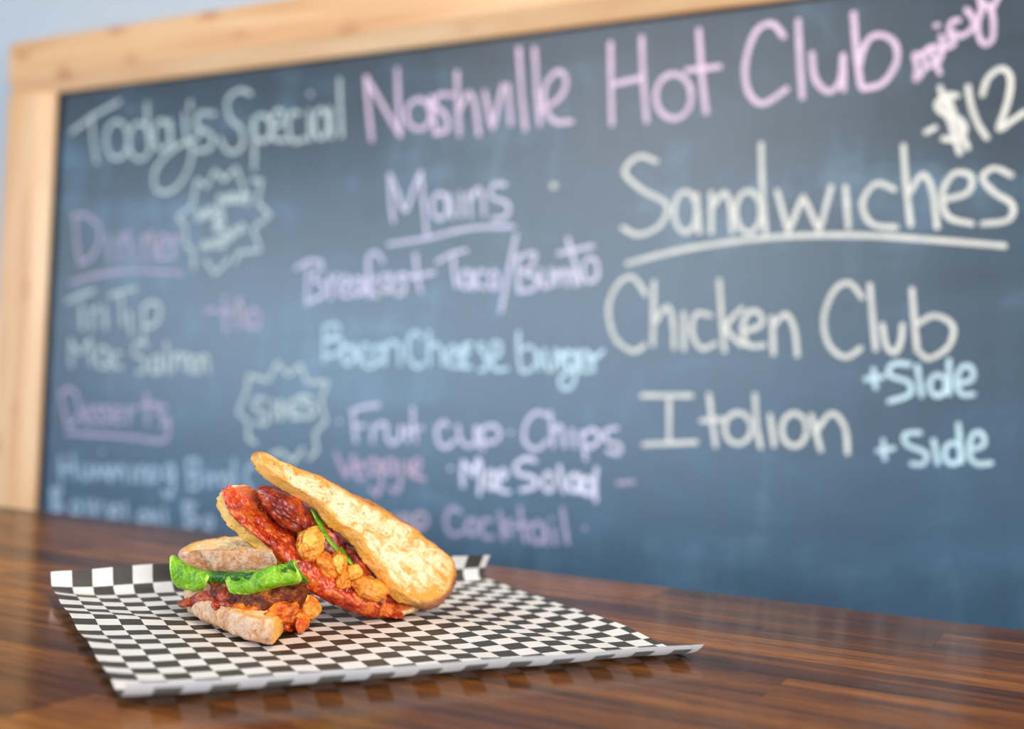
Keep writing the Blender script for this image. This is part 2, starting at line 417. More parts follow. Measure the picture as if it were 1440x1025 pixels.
def chalk(name, label, strokes, mat, width=.0062, scale=1.0, org=(0, 0)):
    vs, fs = [], []
    for st in strokes:
        sharp = False
        if st and st[0] == 'S': sharp = True; st = st[1:]
        P = [(org[0] + x / scale, org[1] + y / scale) for x, y in st]
        P = [Vector((*bpt(x, y), 0)) for x, y in P]
        if sharp:
            Q = []
            for a, b in zip(P, P[1:]): Q += [a.lerp(b, k / 6) for k in range(6)]
            P = Q + [P[-1]]
        elif len(P) == 1: P = [P[0] - Vector((.0015, 0, 0)), P[0] + Vector((.0015, 0, 0))]
        else: P = catmull(P, 5)
        _lay[0] += 1; y = -.00025 - .00004 * (_lay[0] % 12)
        hw = width / 2
        d0 = (P[1] - P[0]).normalized(); d1 = (P[-1] - P[-2]).normalized()
        P = [P[0] - d0 * hw * .75, P[0] - d0 * hw * .3] + P + [P[-1] + d1 * hw * .3, P[-1] + d1 * hw * .75]
        n = len(P); b0 = len(vs)
        for i, p in enumerate(P):
            d = (P[min(i + 1, n - 1)] - P[max(i - 1, 0)]).normalized(); q = Vector((-d.y, d.x, 0))
            k = .45 if i in (0, n - 1) else (.85 if i in (1, n - 2) else 1)
            k *= 1 + .14 * noise.noise(Vector((p.x * 130, p.y * 130, 1)))
            for s in (-1, 1):
                v = p + q * hw * k * s; vs.append((v.x, y, v.y))
        for i in range(n - 1): a = b0 + 2 * i; fs.append((a, a + 1, a + 3, a + 2))
    o = link_mesh(name, vs, fs, mat, CB, smooth=False)
    bm = bmesh.new(); bm.from_mesh(o.data)
    for f in bm.faces:
        if f.normal.y > 0: f.normal_flip()
    bm.to_mesh(o.data); bm.free()
    if label: o['label'] = label
    return o
c6 = dict(scale=2.848, org=(0, 60)); cA = dict(scale=2.698, org=(400, 60)); cB = dict(scale=2.4, org=(840, 0))
cC = dict(scale=2.4, org=(840, 350)); cS = dict(scale=4.455, org=(1240, 0))
chalk('chalk_writing', 'cream chalk words reading Today\'s Special', [
    [(285, 360), (380, 290), (480, 235)], [(365, 290), (375, 400), (388, 480)], ell(470, 390, 46, 74),
    ell(560, 395, 45, 72), [(590, 240), (592, 340), (603, 430)], ell(650, 370, 32, 58), [(682, 310), (685, 380), (692, 432)],
    [(740, 285), (745, 350), (752, 405)], [(800, 350), (785, 385), (720, 410), (650, 470), (618, 530), (630, 592), (690, 592), (745, 530), (770, 450), (765, 400)],
    [(765, 235), (760, 265)], [(862, 285), (800, 285), (790, 335), (850, 372), (840, 425), (785, 432)],
    [(1005, 205), (960, 190), (912, 230), (920, 300), (968, 350), (970, 415), (920, 440), (880, 385)],
    [(1018, 305), (1020, 400), (1018, 505)], ell(1050, 342, 38, 52), [(1085, 345), (1130, 320), (1135, 280), (1105, 275), (1085, 330), (1100, 385), (1150, 390)],
    [(1200, 285), (1170, 280), (1155, 340), (1175, 395), (1225, 385)], [(1240, 275), (1243, 390)], [(1243, 205)],
    ell(1287, 325, 28, 58), [(1322, 262), (1330, 380)], [(1360, 145), (1364, 250), (1370, 375)]], CG, .0060, **c6)
chalk('chalk_writing', 'pink chalk words reading Nashville Hot Club', [
    [(310, 130), (320, 250), (332, 370)], [(310, 130), (375, 240), (440, 352)], [(428, 100), (432, 220), (440, 352)],
    ell(510, 272, 46, 56), [(556, 205), (562, 270), (575, 330)], [(640, 200), (590, 198), (570, 235), (612, 275), (618, 330), (570, 345)],
    [(655, 110), (658, 230), (665, 350)], [(663, 260), (700, 190), (725, 240), (738, 350)], ['S', (760, 185), (790, 330), (830, 160)][0:1] + [(760, 185), (790, 330), (830, 160)],
    [(848, 160), (860, 310)], [(890, 20), (900, 180), (915, 330)], [(950, 20), (958, 160), (970, 310)],
    [(975, 255), (1045, 210), (1070, 145), (1040, 108), (993, 160), (988, 240), (1025, 298), (1092, 300)],
    [(1238, 0), (1240, 150), (1243, 310)]], CP, .0066, **cA)
chalk('chalk_writing', 'pink chalk words reading Hot Club', [
    [(150, 125), (155, 270), (167, 410)], [(50, 285), (150, 263)], ell(258, 325, 60, 75), [(343, 100), (352, 240), (367, 380)], [(300, 238), (415, 225)],
    [(630, 125), (590, 80), (535, 108), (500, 215), (510, 310), (560, 350), (640, 300)], [(678, 70), (684, 200), (692, 330)],
    [(725, 180), (735, 265), (780, 310), (820, 275), (830, 185)], [(830, 190), (832, 305)], [(865, 45), (875, 180), (890, 290)],
    [(882, 230), (905, 150), (945, 118), (1000, 140), (1012, 205), (965, 280), (895, 300)]], CP, .0066, **cB)
chalk('chalk_writing', 'slanted pink chalk word reading spicy', [
    [(250, 345), (205, 345), (222, 420), (212, 505), (270, 430)], [(300, 300), (330, 370), (365, 460)], [(275, 400), (265, 330), (330, 290), (375, 330), (350, 390), (290, 420)],
    [(370, 225), (395, 300)], [(345, 160)], [(485, 125), (432, 145), (425, 220), (455, 275), (400, 300)], [(455, 200), (480, 230), (560, 190), (575, 125), (530, 60)],
    [(610, -30), (625, 60), (600, 150), (615, 240), (650, 280), (690, 250), (700, 170), (690, 80), (650, 20)], [(690, 60), (735, -30)]], CP, .0056, **cS)
chalk('chalk_writing', 'cream chalk price reading $12', [
    [(365, 545), (420, 740), (490, 960)], [(410, 590), (470, 760), (540, 930)], [(475, 600), (400, 600), (345, 660), (400, 720), (490, 750), (525, 810), (480, 870), (385, 870)], [(275, 830), (335, 800)],
    [(540, 540), (560, 660), (600, 770), (660, 865)], [(630, 595), (665, 490), (750, 430), (805, 480), (800, 590), (770, 700), (735, 810), (810, 760), (900, 700)]], CW, .0060, **cS)
chalk('chalk_writing', 'large cream chalk heading reading Sandwiches', [
    [(200, 545), (140, 528), (92, 580), (150, 640), (235, 690), (212, 760), (140, 792), (85, 768)], ell(298, 715, 38, 68), [(335, 655), (345, 785)],
    [(385, 650), (385, 785)], [(388, 700), (430, 650), (450, 700), (455, 785)], ell(510, 715, 42, 70), [(553, 485), (558, 640), (568, 785)],
    ['S', (607, 645), (645, 785), (695, 660), (750, 782), (790, 630)][0:1] + [(607, 645), (645, 785), (695, 660), (750, 782), (790, 630)],
    [(838, 630), (848, 770)], [(1005, 640), (940, 620), (895, 685), (925, 755), (1010, 768)], [(1033, 490), (1042, 620), (1058, 760)],
    [(1055, 650), (1098, 588), (1130, 640), (1147, 768)], [(1165, 675), (1250, 650), (1262, 595), (1205, 585), (1165, 650), (1182, 730), (1265, 755)],
    [(1398, 592), (1340, 568), (1300, 600), (1340, 650), (1400, 690), (1388, 742), (1300, 755)],
    [(100, 890), (300, 840), (600, 800), (900, 795), (1200, 815), (1375, 830)]], CW, .0058, **cB)
chalk('chalk_writing', 'cream chalk line reading Chicken Club', [
    [(165, 155), (120, 95), (70, 120), (38, 200), (60, 300), (120, 345), (160, 325)], [(192, 110), (190, 220), (188, 325)], [(195, 250), (235, 195), (255, 240), (260, 335)],
    [(292, 215), (293, 340)], [(385, 225), (335, 220), (320, 280), (350, 335), (400, 320)], [(412, 105), (420, 230), (430, 345)], [(490, 200), (435, 265), (490, 325)],
    [(495, 280), (555, 255), (545, 215), (510, 215), (490, 270), (510, 325), (565, 325)], [(590, 230), (595, 355)], [(595, 260), (635, 220), (665, 270), (675, 360)],
    [(895, 165), (850, 115), (800, 140), (765, 230), (780, 320), (835, 365), (890, 335)], [(920, 120), (930, 240), (940, 340)],
    [(962, 255), (975, 325), (1005, 350), (1025, 310), (1030, 255)], [(1062, 135), (1070, 240), (1080, 345)], [(1085, 250), (1140, 225), (1200, 260), (1185, 330), (1120, 370), (1090, 350)]], CW, .0056, **cC)
chalk('chalk_writing', 'cream chalk word reading Italian', [
    [(150, 495), (320, 495)], [(243, 500), (243, 650)], [(155, 660), (335, 652)], [(378, 490), (388, 580), (400, 665)], [(350, 580), (430, 575)],
    ell(475, 605, 45, 52), [(532, 490), (538, 590), (552, 670)], [(583, 560), (597, 665)], ell(665, 610, 42, 55), [(722, 560), (755, 680)],
    [(735, 620), (790, 555), (835, 600), (845, 690)]], CW, .0056, **cC)
chalk('chalk_writing', 'pale blue chalk reading + Side beside Chicken Club', [
    [(905, 440), (965, 432)], [(932, 405), (940, 470)], [(1055, 390), (1000, 388), (985, 425), (1050, 450), (1055, 490), (985, 515)], [(1080, 395), (1095, 495)],
    ell(1150, 460, 28, 35), [(1187, 375), (1187, 490)], [(1215, 455), (1265, 440), (1262, 400), (1230, 400), (1212, 450), (1230, 490), (1270, 490)]], CBL, .0054, **cC)
chalk('chalk_writing', 'pale blue chalk reading + Side beside Italian', [
    [(945, 682), (1000, 672)], [(965, 645), (970, 710)], [(1090, 620), (1040, 625), (1045, 660), (1110, 690), (1100, 725), (1060, 725)], [(1135, 645), (1150, 725)],
    ell(1200, 690, 28, 35), [(1218, 590), (1230, 720)], [(1255, 680), (1305, 660), (1295, 620), (1265, 630), (1255, 690), (1280, 725), (1330, 722)]], CBL, .0052, **cC)
chalk('chalk_writing', 'pale chalk heading reading Mains', [
    [(400, 500), (405, 600), (415, 680)], [(400, 500), (430, 570), (460, 640), (490, 560), (518, 490)], [(518, 490), (530, 620), (542, 735)], ell(590, 620, 30, 48), [(625, 575), (638, 665)],
    [(668, 570), (672, 660)], [(700, 570), (705, 660)], [(705, 600), (735, 552), (755, 600), (757, 655)], [(838, 540), (795, 538), (785, 585), (848, 612), (840, 660), (790, 668)],
    [(395, 765), (550, 740), (700, 705), (870, 697)]], CV, .0054, **cA)
chalk('chalk_dot', 'round cream chalk dot right of Mains', [[(1018, 543), (1026, 543)]], CW, .008, **cA)
chalk('chalk_writing', 'lilac chalk line reading Breakfast Taco/Burrito', [
    [(90, 850), (88, 920), (85, 990)], [(45, 855), (100, 828), (145, 840), (110, 895), (150, 920), (145, 960), (88, 985)], [(170, 880), (178, 970)], [(175, 915), (205, 880)],
    [(205, 930), (245, 915), (235, 885), (212, 910), (215, 955), (250, 960)], ell(275, 925, 18, 32), [(298, 890), (303, 955)], [(318, 850), (322, 965)], [(350, 890), (322, 930), (352, 965)],
    [(375, 830), (345, 795), (318, 825), (330, 950)], ell(385, 912, 18, 34), [(405, 880), (412, 945)], [(465, 880), (430, 885), (455, 920), (450, 950), (425, 955)],
    [(497, 800), (505, 880), (518, 945)], [(470, 892), (570, 872)], [(580, 832), (640, 800), (692, 788)], [(642, 815), (645, 880), (655, 925)], ell(690, 898, 20, 32), [(710, 868), (718, 935)],
    [(765, 870), (732, 872), (728, 915), (765, 930)], ell(795, 900, 16, 32), [(880, 730), (855, 850), (822, 1020)],
    [(885, 815), (890, 945)], [(880, 815), (950, 800), (935, 855), (905, 870), (960, 895), (945, 935), (892, 945)], [(972, 860), (980, 920), (1008, 920), (1012, 860)],
    [(1032, 865), (1035, 920)], [(1035, 885), (1062, 862)], [(1068, 865), (1072, 920)], [(1072, 885), (1092, 862)], [(1100, 865), (1104, 920)],
    [(1075, 742), (1100, 830), (1125, 915)], [(1040, 800), (1170, 772)], ell(1162, 862, 28, 46)], CV, .0054, **cA)
chalk('chalk_writing', 'underlined faded pink chalk heading reading Dinner', [
    [(300, 690), (305, 780), (320, 885)], [(292, 695), (350, 692), (402, 755), (380, 840), (322, 888)], [(435, 775), (440, 880)], [(480, 770), (485, 880)], [(485, 805), (515, 762), (533, 880)],
    [(573, 770), (578, 880)], [(578, 805), (605, 762), (622, 872)], [(630, 825), (672, 800), (655, 770), (635, 800), (642, 860), (675, 860)], [(690, 778), (697, 870)], [(697, 800), (725, 770)],
    [(285, 960), (420, 925), (560, 915), (730, 922)]], CF, .0060, **c6)
chalk('chalk_starburst', 'pale green chalk starburst with a scribbled note beside Dinner', [
    ['S', (115, 490), (230, 395), (270, 180), (345, 245), (415, 110), (485, 190), (585, 85), (655, 300)],
    ['S', (700, 195), (785, 190), (755, 370), (855, 470), (720, 575), (775, 750), (600, 770), (575, 850)],
    ['S', (530, 820), (415, 940), (335, 830)], ['S', (245, 900), (240, 760), (175, 700), (180, 560), (115, 490)],
    [(440, 370), (455, 310), (490, 380), (500, 310), (520, 370)], ell(545, 335, 16, 30), [(575, 300), (585, 360), (610, 350), (615, 300)], [(630, 370), (635, 300), (665, 320), (675, 400), (690, 290)],
    [(265, 520), (280, 440), (305, 500), (330, 430), (345, 500)], ell(380, 440, 22, 35), ell(455, 520, 26, 36), [(410, 600), (440, 400), (470, 460), (420, 560), (500, 600)],
    [(310, 740), (330, 680), (355, 740), (385, 670), (400, 730)], ell(440, 690, 20, 34), [(480, 740), (480, 640)], ell(520, 640, 18, 34), [(560, 650), (565, 570), (600, 620), (625, 540), (660, 600)]],
    CG, .0052, scale=5.694, org=(230, 220))
chalk('chalk_writing', 'pale green chalk line reading Tri Tip', [
    [(70, 165), (160, 120), (255, 90)], [(165, 180), (175, 350)], [(235, 220), (245, 350)], [(245, 230), (280, 200)], [(320, 200), (328, 350)],
    [(365, 120), (450, 95), (535, 75)], [(430, 120), (440, 220), (445, 320)], [(490, 230), (505, 380)], [(580, 210), (590, 330), (585, 440)], [(580, 210), (630, 170), (690, 190), (690, 280), (640, 330), (600, 320)]],
    CG, .0058, scale=4.8, org=(80, 390))
chalk('chalk_writing', 'pale green chalk line reading Mac Salmon', [
    [(100, 600), (95, 420)], [(95, 420), (155, 510), (225, 415)], [(225, 415), (235, 590)], ell(310, 540, 40, 68), [(350, 490), (362, 620)], [(430, 510), (390, 520), (385, 590), (440, 610)],
    [(610, 460), (545, 440), (520, 510), (590, 560), (600, 620), (545, 640)], ell(665, 590, 30, 55), [(700, 530), (705, 640)], [(740, 440), (750, 640)], [(780, 640), (790, 520)], [(790, 560), (830, 510), (850, 620)],
    [(850, 550), (885, 520), (900, 640)], ell(935, 590, 28, 50), [(970, 640), (975, 530)], [(975, 560), (1010, 530), (1030, 640)]], CG, .0054, scale=4.8, org=(80, 390))
chalk('chalk_writing', 'small pink chalk price right of Tri Tip', [
    [(1000, 230), (1075, 220)], [(1135, 130), (1135, 260), (1145, 370)], [(1100, 240), (1180, 230)], [(1240, 140), (1215, 200), (1215, 350)], [(1225, 150), (1260, 240), (1280, 340)], ell(1330, 280, 38, 62)], CF, .0064, scale=4.8, org=(80, 390))
c9 = dict(scale=4.66, org=(60, 540))
chalk('chalk_writing', 'faint underlined pink chalk heading reading Desserts', [
    [(120, 60), (140, 160), (165, 270)], [(120, 60), (190, 30), (240, 130), (230, 220), (170, 275)], [(270, 220), (310, 190), (295, 150), (270, 190), (280, 250), (320, 240)],
    [(375, 150), (340, 160), (375, 200), (365, 250), (340, 245)], [(440, 150), (405, 160), (440, 200), (430, 250), (405, 245)], [(470, 210), (510, 190), (500, 150), (472, 180), (480, 250), (520, 250)],
    [(560, 150), (565, 260)], [(565, 190), (610, 150)], [(680, 60), (690, 260)], [(650, 140), (750, 130)], [(810, 150), (755, 150), (770, 200), (820, 230), (780, 280)],
    [(165, 320), (400, 335), (600, 350), (800, 370), (830, 240)]], CF, .0062, **c9)
chalk('chalk_writing', 'faint blue chalk line reading Humming Bird Cake', [
    [(120, 470), (125, 640)], [(195, 460), (210, 620)], [(120, 560), (205, 545)], [(250, 530), (265, 610), (300, 610), (310, 530)], [(340, 620), (350, 540), (385, 600), (410, 540), (430, 620)],
    [(450, 640), (455, 530), (490, 600), (520, 530), (540, 640)], [(390, 438), (394, 438)], [(590, 540), (595, 640)], [(630, 640), (635, 560), (670, 550), (690, 650)], ell(730, 590, 28, 44),
    [(850, 530), (860, 640), (830, 740), (790, 700)], ell(830, 580, 28, 44), [(950, 500), (965, 680)], [(950, 500), (1020, 500), (1010, 570), (965, 590), (1030, 620), (1010, 680), (965, 690)],
    [(1070, 580), (1080, 670)], [(1110, 590), (1118, 670)], [(1118, 620), (1150, 590)], ell(1200, 630, 28, 40), [(1255, 500), (1262, 680)], [(1400, 540), (1350, 540), (1330, 620), (1370, 700)]], CFB, .0064, **c9)
chalk('chalk_writing', 'faintest blue chalk line at the bottom left of the board', [
    [(60, 690), (75, 830)], [(60, 690), (120, 700), (80, 760), (130, 800), (75, 830)], ell(220, 810, 26, 40), [(290, 760), (300, 850)], [(330, 760), (345, 850), (385, 770)],
    ], CFB, .0064, **c9)
chalk('chalk_writing', None, [[(430, 790), (440, 870)], ell(480, 830, 24, 36), [(540, 780), (550, 880)]], CFB, .0064, **c9)
chalk('chalk_writing', None, [ell(660, 870, 26, 34), [(710, 830), (720, 900), (750, 840), (760, 910)], [(800, 810), (810, 910)]], CFB, .0064, **c9)
chalk('chalk_writing', 'faint blue chalk letters left of the sandwich tip', [
    [(930, 780), (945, 940)], [(930, 780), (1000, 790), (950, 850), (1020, 890), (945, 940)], ell(1090, 910, 26, 34)], CFB, .0064, **c9)
chalk('chalk_starburst', 'pale green chalk starburst around the word Sides', [
    ['S', (90, 530), (160, 370), (180, 230), (350, 270), (420, 120), (520, 225), (620, 140), (680, 290), (850, 280), (790, 450), (840, 610), (740, 720), (760, 870), (690, 930)],
    ['S', (640, 850), (560, 960), (450, 870), (370, 900)], ['S', (240, 800), (180, 770), (175, 620), (90, 540)],
    [(330, 430), (240, 430), (230, 500), (330, 570), (320, 640), (240, 620)], [(390, 450), (400, 600)], [(445, 440), (450, 600)], [(445, 450), (500, 520), (450, 600)],
    [(560, 440), (540, 480), (550, 590)], [(540, 460), (620, 410)], [(545, 520), (600, 510)], [(550, 590), (620, 580)], [(720, 430), (640, 400), (650, 470), (740, 500), (720, 570), (620, 580)]],
    CG, .0056, scale=6.03, org=(320, 490))
cL = dict(scale=6.545, org=(440, 450)); cR = dict(scale=6.545, org=(650, 450))
chalk('chalk_writing', 'pale blue chalk line reading Bacon Cheese burger', [
    [(110, 60), (105, 380)], [(110, 60), (220, 40), (230, 120), (130, 180)], [(110, 190), (260, 180), (270, 260), (200, 320), (115, 330)], ell(325, 320, 48, 85), [(385, 230), (430, 400)],
    [(520, 240), (465, 230), (450, 340), (500, 430), (570, 420)], ell(600, 320, 50, 80), [(660, 220), (665, 410)], [(665, 270), (730, 200), (800, 250), (805, 410)],
    [(1000, 160), (940, 110), (880, 190), (880, 330), (950, 430), (1020, 400)], [(1070, 110), (1070, 410)], [(1075, 260), (1130, 220), (1190, 290), (1200, 410)],
    [(1230, 350), (1320, 310), (1300, 240), (1240, 290), (1250, 410), (1340, 430)], [(1350, 350), (1430, 310), (1400, 240), (1355, 300), (1370, 420), (1440, 430)]], CBL, .0050, **cL)
chalk('chalk_writing', 'pale blue chalk letters reading se burger', [
    [(90, 220), (20, 230), (20, 320), (10, 420), (80, 430)], [(200, 220), (150, 240), (210, 330), (230, 440), (160, 460)], [(240, 370), (340, 320), (350, 220), (290, 210), (260, 330), (300, 450), (420, 450)],
    [(520, 110), (520, 300), (545, 470)], [(545, 280), (620, 240), (690, 320), (660, 440), (560, 480)], [(760, 270), (790, 450), (850, 430), (860, 270)], [(700, 300), (720, 450)],
    [(900, 290), (910, 440)], [(910, 340), (960, 280)], ell(1000, 370, 48, 75), [(1060, 280), (1050, 480), (1000, 620), (920, 620), (900, 540), (960, 490), (1060, 430)],
    [(1090, 400), (1170, 370), (1150, 290), (1090, 320), (1100, 460), (1180, 470)], [(1190, 310), (1210, 470)], [(1210, 370), (1300, 280)]], CBL, .0050, **cR)
cF = dict(scale=6.26, org=(450, 560))
chalk('chalk_writing', 'lilac chalk line reading Fruit Cup', [
    [(170, 200), (178, 200)], [(290, 100), (300, 230), (320, 380)], [(280, 110), (400, 75), (520, 60)], [(300, 250), (400, 240)], [(470, 240), (465, 380)], [(470, 280), (540, 220), (590, 240)],
    [(590, 250), (590, 340), (640, 400), (700, 350), (710, 250)], [(760, 250), (770, 380)], [(820, 80), (825, 230), (850, 380)], [(770, 290), (900, 260)],
    [(1130, 240), (1080, 210), (1030, 280), (1050, 400), (1120, 430), (1190, 370)], [(1215, 240), (1240, 370), (1310, 420), (1370, 380), (1380, 250)], [(1370, 260), (1400, 430)]], CV, .0054, **cF)
c4b = dict(scale=2.5, org=(400, 380))
chalk('chalk_writing', 'lilac chalk words reading Cup and Chips', [
    [(690, 560), (700, 630)], [(690, 560), (735, 545), (760, 575), (735, 605), (700, 600)], [(795, 570), (799, 570)],
    [(925, 510), (885, 500), (850, 540), (845, 600), (885, 630), (925, 600)], [(935, 500), (945, 620)], [(945, 570), (970, 545), (985, 620)], [(1010, 560), (1020, 620)],
    [(1045, 570), (1060, 665)], [(1045, 580), (1085, 560), (1110, 590), (1080, 620), (1055, 615)], [(1170, 555), (1130, 565), (1135, 600), (1180, 615), (1175, 645), (1135, 635)]], CV, .0054, **c4b)
chalk('chalk_writing', 'faded pink chalk word reading Veggie', [
    [(140, 480), (180, 580), (235, 690)], [(235, 690), (300, 500)], [(310, 640), (370, 600), (340, 560), (310, 620), (340, 700), (390, 700)], ell(470, 600, 45, 60), [(540, 550), (545, 720), (510, 840), (450, 800)],
    ell(620, 600, 40, 60), [(700, 560), (710, 720), (680, 820), (620, 790)], [(770, 560), (790, 680)], [(810, 640), (880, 610), (870, 540), (820, 570), (820, 670), (920, 710)]],
    mat_chalk('rose_chalk', (.74, .52, .66), .45, .85), .0054, **cF)
c8 = dict(scale=4.364, org=(570, 640))
chalk('chalk_writing', 'bright white chalk words reading Mac Salad', [
    [(275, 80), (280, 80)], [(355, 40), (350, 120), (355, 190)], [(355, 40), (395, 80), (420, 130)], [(450, 20), (420, 110)], [(460, 40), (465, 140), (455, 240)], ell(525, 150, 24, 52), [(555, 110), (560, 210)],
    [(570, 150), (620, 130), (605, 90), (575, 120), (580, 210), (640, 225)], [(800, 35), (740, 20), (680, 60), (690, 110), (790, 140), (800, 190), (710, 215)], ell(880, 165, 34, 55), [(945, 65), (960, 150), (975, 225)],
    ell(1035, 170, 32, 52), [(1070, 120), (1080, 230)], ell(1120, 190, 30, 50), [(1175, 80), (1165, 180), (1170, 280)]], mat_chalk('white_chalk', (.85, .80, .92), .65, 1.0), .0056, **c8)
chalk('chalk_dash', 'small pink chalk dot and dash right of Mac Salad', [[(1304, 172), (1400, 162)]], CF, .0056, **c8)
chalk('chalk_writing', 'faded pink chalk letters ending the word Shrimp', [
    [(-60, 360), (-55, 430)], [(-20, 370), (-15, 460), (-10, 480)], ell(5, 400, 22, 34), [(60, 370), (70, 470)], ell(95, 400, 40, 45)], CF, .0056, **c8)
chalk('chalk_writing', 'faded lilac chalk word reading Cocktail', [
    [(340, 350), (290, 325), (250, 380), (260, 460), (310, 490), (355, 470)], ell(410, 440, 34, 46), [(530, 400), (480, 400), (470, 460), (490, 505), (540, 500)], [(580, 350), (595, 440), (605, 520)], [(650, 400), (600, 450), (660, 490)],
    [(705, 320), (715, 420), (740, 530)], [(660, 440), (760, 425)], ell(815, 475, 42, 62), [(855, 430), (870, 545)], [(895, 390), (899, 390)], [(910, 450), (925, 545)], [(965, 325), (980, 440), (1000, 545)], [(1100, 450), (1104, 450)]],
    mat_chalk('dusky_lilac_chalk', (.62, .52, .70), .4, .8), .0056, **c8)

# ---------------------------------------------------------------- checkered paper
YAW = math.radians(27.69245); P0 = Vector((-.13175, .55250, 0)); SQ = .0124
pu = Vector((math.cos(YAW), math.sin(YAW), 0)); pv = Vector((-math.sin(YAW), math.cos(YAW), 0))
def prof_near(s, k):
    """arc length s (checks) beyond v=0 towards the near edge -> (v, z)"""
    r0 = 1.65; R = (3.35 - r0) / (math.radians(50) * k)
    if s <= r0: return -s, 0.0
    a = (s - r0) / R; return -(r0 + R * math.sin(a)), R * (1 - math.cos(a)) * SQ
def prof_far(s, fu):
    """arc length beyond v=18; fu 0 at the left end, 1 at the right end"""
    tot = math.radians(52 + 75 * fu); v = z = 0.0; n = 12
    for i in range(n):
        q = s * (i + .5) / n; a = tot * min(1, (q / (1.6 - .5 * fu))) ** 1.0
        v += math.cos(a) * s / n; z += math.sin(a) * s / n
    return v, z * SQ
NU, NVv = 196, 190; U0, U1 = -4.0, 20.42; V0, V1 = -3.35, 20.0
vs, uvs, gre = [], [], []
for j in range(NVv + 1):
    s = V0 + (V1 - V0) * j / NVv
    for i in range(NU + 1):
        u = U0 + (U1 - U0) * i / NU; fu = (u - U0) / (U1 - U0)
        if s < 0: v, z = prof_near(-s, 1.10 - .14 * fu)
        elif s > 18: dv, z = prof_far(s - 18, fu ** .8); v = 18 + dv
        else: v, z = s, 0
        left = math.exp(-(u + 4) / 2.2); rt = math.exp(-(20.4 - u) / 1.1)
        mid = max(0, min(1, (s + 1) / 4)) * max(0, min(1, (19 - s) / 2))
        z += .0012 + .0046 * left * (.35 + .65 * mid) + .0022 * rt * mid
        z += (.00045 * math.sin(u * .9 + s * .35) + .0007 * noise.noise(Vector((u * .32, s * .32, 2))) + .0009 * left * math.sin(s * 1.1 + 1)) * (1 if s > -1 else .5)
        if 9 < s < 13 and u < 2: z += .0010 * math.exp(-((s - 11 + .25 * u) / .9) ** 2) * math.exp(-((u + 1) / 2.2) ** 2)
        z += .0010 * max(0, (s - 14) / 4) * (1 - fu * .3) if s < 18 else .0010 * (1 - fu * .3)
        z = max(z, .0005)
        p = P0 + pu * (u * SQ) + pv * (v * SQ); p.z = z; vs.append(p); uvs.append((u + 20, s))
        d1 = math.hypot((u - 5) / 5.5, (s - 8) / 6.5); d2 = math.hypot((u - 12) / 6, (s - 10) / 5)
        gre.append(max(0, min(1, 1.6 - 1.3 * min(d1, d2))))
fs = []; W = NU + 1
for j in range(NVv):
    for i in range(NU): fs.append((j * W + i, j * W + i + 1, (j + 1) * W + i + 1, (j + 1) * W + i))
paper = link_mesh('deli_paper', vs, fs, M_paper)
ul = paper.data.uv_layers.new(name='UVMap')
ul.data.foreach_set('uv', [c for l in paper.data.loops for c in uvs[l.vertex_index]])
attr(paper, 'grease', gre)
tag(paper, 'black and white checkered deli paper sheet with curled edges on the table', 'paper')

